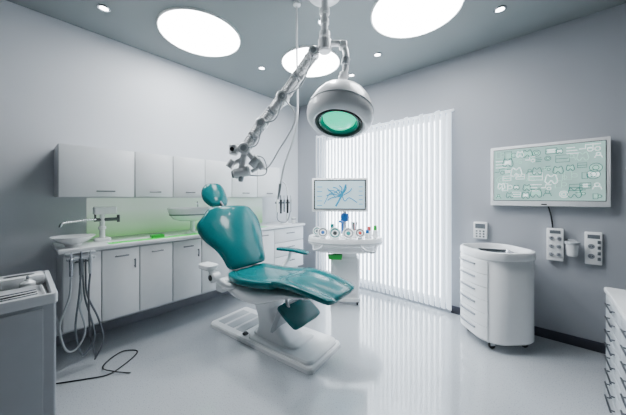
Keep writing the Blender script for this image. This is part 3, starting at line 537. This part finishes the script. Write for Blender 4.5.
for i in range(nx):
    for j in range(nz):
        cx = -hw+0.042+(i+0.5)*cw+random.uniform(-0.022, 0.022); cz = 0.065+(j+0.5)*chh+random.uniform(-0.018, 0.018)
        k = random.randint(0, 7); q_ = random.random(); bm = b2 if q_ < 0.26 else (b3 if q_ < 0.72 else b4); s = random.uniform(0.026, 0.054)
        cx = max(-hw+0.040+s, min(hw-0.040-s, cx)); cz = max(0.060+s, min(hh-0.040-s, cz))
        if random.random() < 0.35:
            bx = random.choice((b3, b4, b4)); sx = s*random.uniform(0.4, 0.8); box(bx, cx-sx, cx+sx, -0.0688, -0.0678, cz-s*0.4, cz+s*0.4)
            bm = b2
        if k == 0: circ(bm, cx, cz, s*0.8); circ(bm, cx, cz, s*0.4)
        elif k == 1: rect(bm, cx-s, cz-s*0.7, cx+s, cz+s*0.7); S(bm, [(cx-s, cz), (cx+s, cz)], 0.0024)
        elif k in (2, 3): S(bm, [(cx-s*0.8, cz-s*0.4), (cx-s*0.5, cz+s*0.8), (cx, cz+s*0.4), (cx+s*0.5, cz+s*0.8), (cx+s*0.8, cz-s*0.4), (cx+s*0.4, cz-s*0.8), (cx, cz-s*0.2), (cx-s*0.4, cz-s*0.8), (cx-s*0.8, cz-s*0.4)], 0.003, k=3)
        elif k == 4: rect(bm, cx-s*0.8, cz-s*0.8, cx+s*0.2, cz+s*0.8); circ(bm, cx+s*0.6, cz, s*0.4)
        elif k == 5: S(bm, [(cx-s, cz), (cx-s*0.2, cz), (cx-s*0.2, cz+s*0.7), (cx+s*0.8, cz+s*0.7)], 0.003); circ(bm, cx+s*0.4, cz-s*0.2, s*0.35)
        elif k == 6: circ(bm, cx, cz+s*0.3, s*0.4); S(bm, [(cx-s*0.7, cz-s*0.7), (cx-s*0.5, cz-s*0.1), (cx+s*0.5, cz-s*0.1), (cx+s*0.7, cz-s*0.7)], 0.003)
        else:
            for q in range(3): S(bm, [(cx-s*0.9, cz+(q-1)*s*0.6), (cx+s*random.uniform(0.2, 0.9), cz+(q-1)*s*0.6)], 0.003)
obj('screen_drawing', b2, 'ink', sc); obj('screen_highlights', b3, 'ink2', sc); obj('screen_shading', b4, 'ink4', sc)
obj('button', box(N_(), -0.02, 0.02, -0.068, -0.064, 0.012, 0.022, 0.001), 'dark', t)
b = N_(); tube(b, [(0.06, WY-0.03, 1.232), (0.075, WY-0.02, 1.17), (0.085, WY-0.012, 1.10), (0.09, WY-0.02, 1.037)], 0.006, 8); tag(obj('power_cable', b, 'dark'), 'short dark cable from the wall display down to the control box', 'cable')
def panel(name, label, cat, x, w, z0, z1, d, kind):
    t = thing(name, label, cat, (x, WY, z0))
    h = z1-z0
    b = N_(); box(b, -w/2, w/2, -d, 0, 0, h, 0.008); obj('case', b, 'plastic', t)
    if kind == 0:
        obj('display', box(N_(), -w*0.36, w*0.36, -d-0.002, -d+0.001, h*0.62, h*0.9), 'grey', t)
        for r in range(3):
            for c_ in range(3):
                b = N_(); cyl(b, ((c_-1)*w*0.25, -d+0.001, h*(0.14+0.16*r)), ((c_-1)*w*0.25, -d-0.005, h*(0.14+0.16*r)), w*0.07, n=14, bev=0.001); obj('button', b, 'grey', t)
    elif kind == 1:
        for r in range(3):
            for c_ in (-1, 1):
                zz = h*(0.20+0.25*r)
                b = N_(); cyl(b, (c_*w*0.22, -d+0.001, zz), (c_*w*0.22, -d-0.016, zz), w*0.15, w*0.12, n=20, bev=0.003); k = obj('knob', b, 'mgrey', t)
                b = N_(); box(b, c_*w*0.22-0.002, c_*w*0.22+0.002, -d-0.018, -d-0.015, zz, zz+w*0.10); obj('pointer', b, 'dark', k)
        obj('display', box(N_(), -w*0.32, w*0.32, -d-0.002, -d+0.001, h*0.84, h*0.94), 'grey', t)
    else:
        for r in range(2):
            b = N_(); cyl(b, (-w*0.12, -d+0.001, h*(0.26+0.30*r)), (-w*0.12, -d-0.003, h*(0.26+0.30*r)), w*0.20, n=24, bev=0.001); k = obj('socket', b, 'mgrey', t)
            for s in (-1, 1):
                b = N_(); cyl(b, (-w*0.12+s*0.008, -d-0.0028, h*(0.26+0.30*r)), (-w*0.12+s*0.008, -d-0.0042, h*(0.26+0.30*r)), 0.004, n=10)
                obj('socket_hole', b, 'dark', k)
        for r in range(4): obj('switch', box(N_(), w*0.22, w*0.40, -d-0.005, -d+0.001, h*(0.14+0.17*r), h*(0.24+0.17*r), 0.002), 'grey', t)
        obj('display', box(N_(), -w*0.34, w*0.36, -d-0.002, -d+0.001, h*0.80, h*0.92), 'grey', t)
    return t
panel('control_box', 'white keypad control box on the wall above the trolley', 'control box', -0.472, 0.125, 0.88, 1.055, 0.05, 0)
panel('control_box', 'white control box with rows of knobs below the display cable', 'control box', 0.105, 0.115, 0.74, 1.035, 0.045, 1)
panel('socket_panel', 'rightmost white wall panel with sockets and grey switches', 'socket panel', 0.345, 0.105, 0.74, 1.02, 0.025, 2)
t = thing('cup_dispenser', 'small white cup dispenser between the two right wall panels', 'dispenser', (0.215, WY, 0.79))
b = N_(); box(b, -0.03, 0.03, -0.02, 0, 0.02, 0.15, 0.004); obj('bracket', b, 'lgrey', t)
b = N_(); lathe(b, [(0.028, 0), (0.036, 0.012), (0.042, 0.12), (0.038, 0.12), (0.03, 0.012), (0.001, 0.01)], 28, Matrix.Translation((0, -0.06, 0.01))); obj('vessel', b, 'plastic', t)
b = N_(); ring(b, [(0.043, 0.105), (0.048, 0.105), (0.048, 0.125), (0.043, 0.13)], 28, Matrix.Translation((0, -0.06, 0.01))); obj('rim', b, 'lgrey', t)
# ------------------------------------------------------------------ near right cabinet
t = thing('drawer_chest', 'grey drawer chest cut by the right edge of the photo', 'drawer chest', (0.60, 2.10, 0))
obj('body', box(N_(), -0.26, 0.27, -0.42, 0.42, 0.04, 0.70, 0.004), 'cart', t)
obj('plinth', box(N_(), -0.24, 0.27, -0.40, 0.40, 0, 0.04), 'grey', t)
obj('top', box(N_(), -0.285, 0.28, -0.43, 0.43, 0.70, 0.735, 0.01), 'white', t)
for k in range(8):
    for c_ in range(2):
        z0 = 0.05+k*0.081; y0 = -0.415+c_*0.417
        dr = obj('drawer', box(N_(), -0.278, -0.258, y0, y0+0.411, z0, z0+0.075, 0.005), 'lgrey', t)
        b = N_(); cyl(b, (-0.296, y0+0.12, z0+0.045), (-0.296, y0+0.29, z0+0.045), 0.005, n=10)
        for s in (0.14, 0.27): cyl(b, (-0.278, y0+s, z0+0.045), (-0.296, y0+s, z0+0.045), 0.004, n=8)
        obj('handle', b, 'dsteel', dr)
# ------------------------------------------------------------------ light
w = bpy.data.worlds.new('ambient'); bpy.context.scene.world = w; w.use_nodes = True
w.node_tree.nodes['Background'].inputs['Color'].default_value = (0.80, 0.90, 1.0, 1)
w.node_tree.nodes['Background'].inputs['Strength'].default_value = 0.06
# ------------------------------------------------------------------ camera
cd = bpy.data.cameras.new('camera'); cam = bpy.data.objects.new('camera', cd); C.objects.link(cam)
cam.location = (0, 0, 1.32); cam.rotation_euler = (math.radians(90), 0, math.radians(41.3))
cd.sensor_width = 36; cd.lens = 258/626*36; cd.shift_y = -10.5/626; cd.clip_start = 0.05
bpy.context.scene.camera = cam
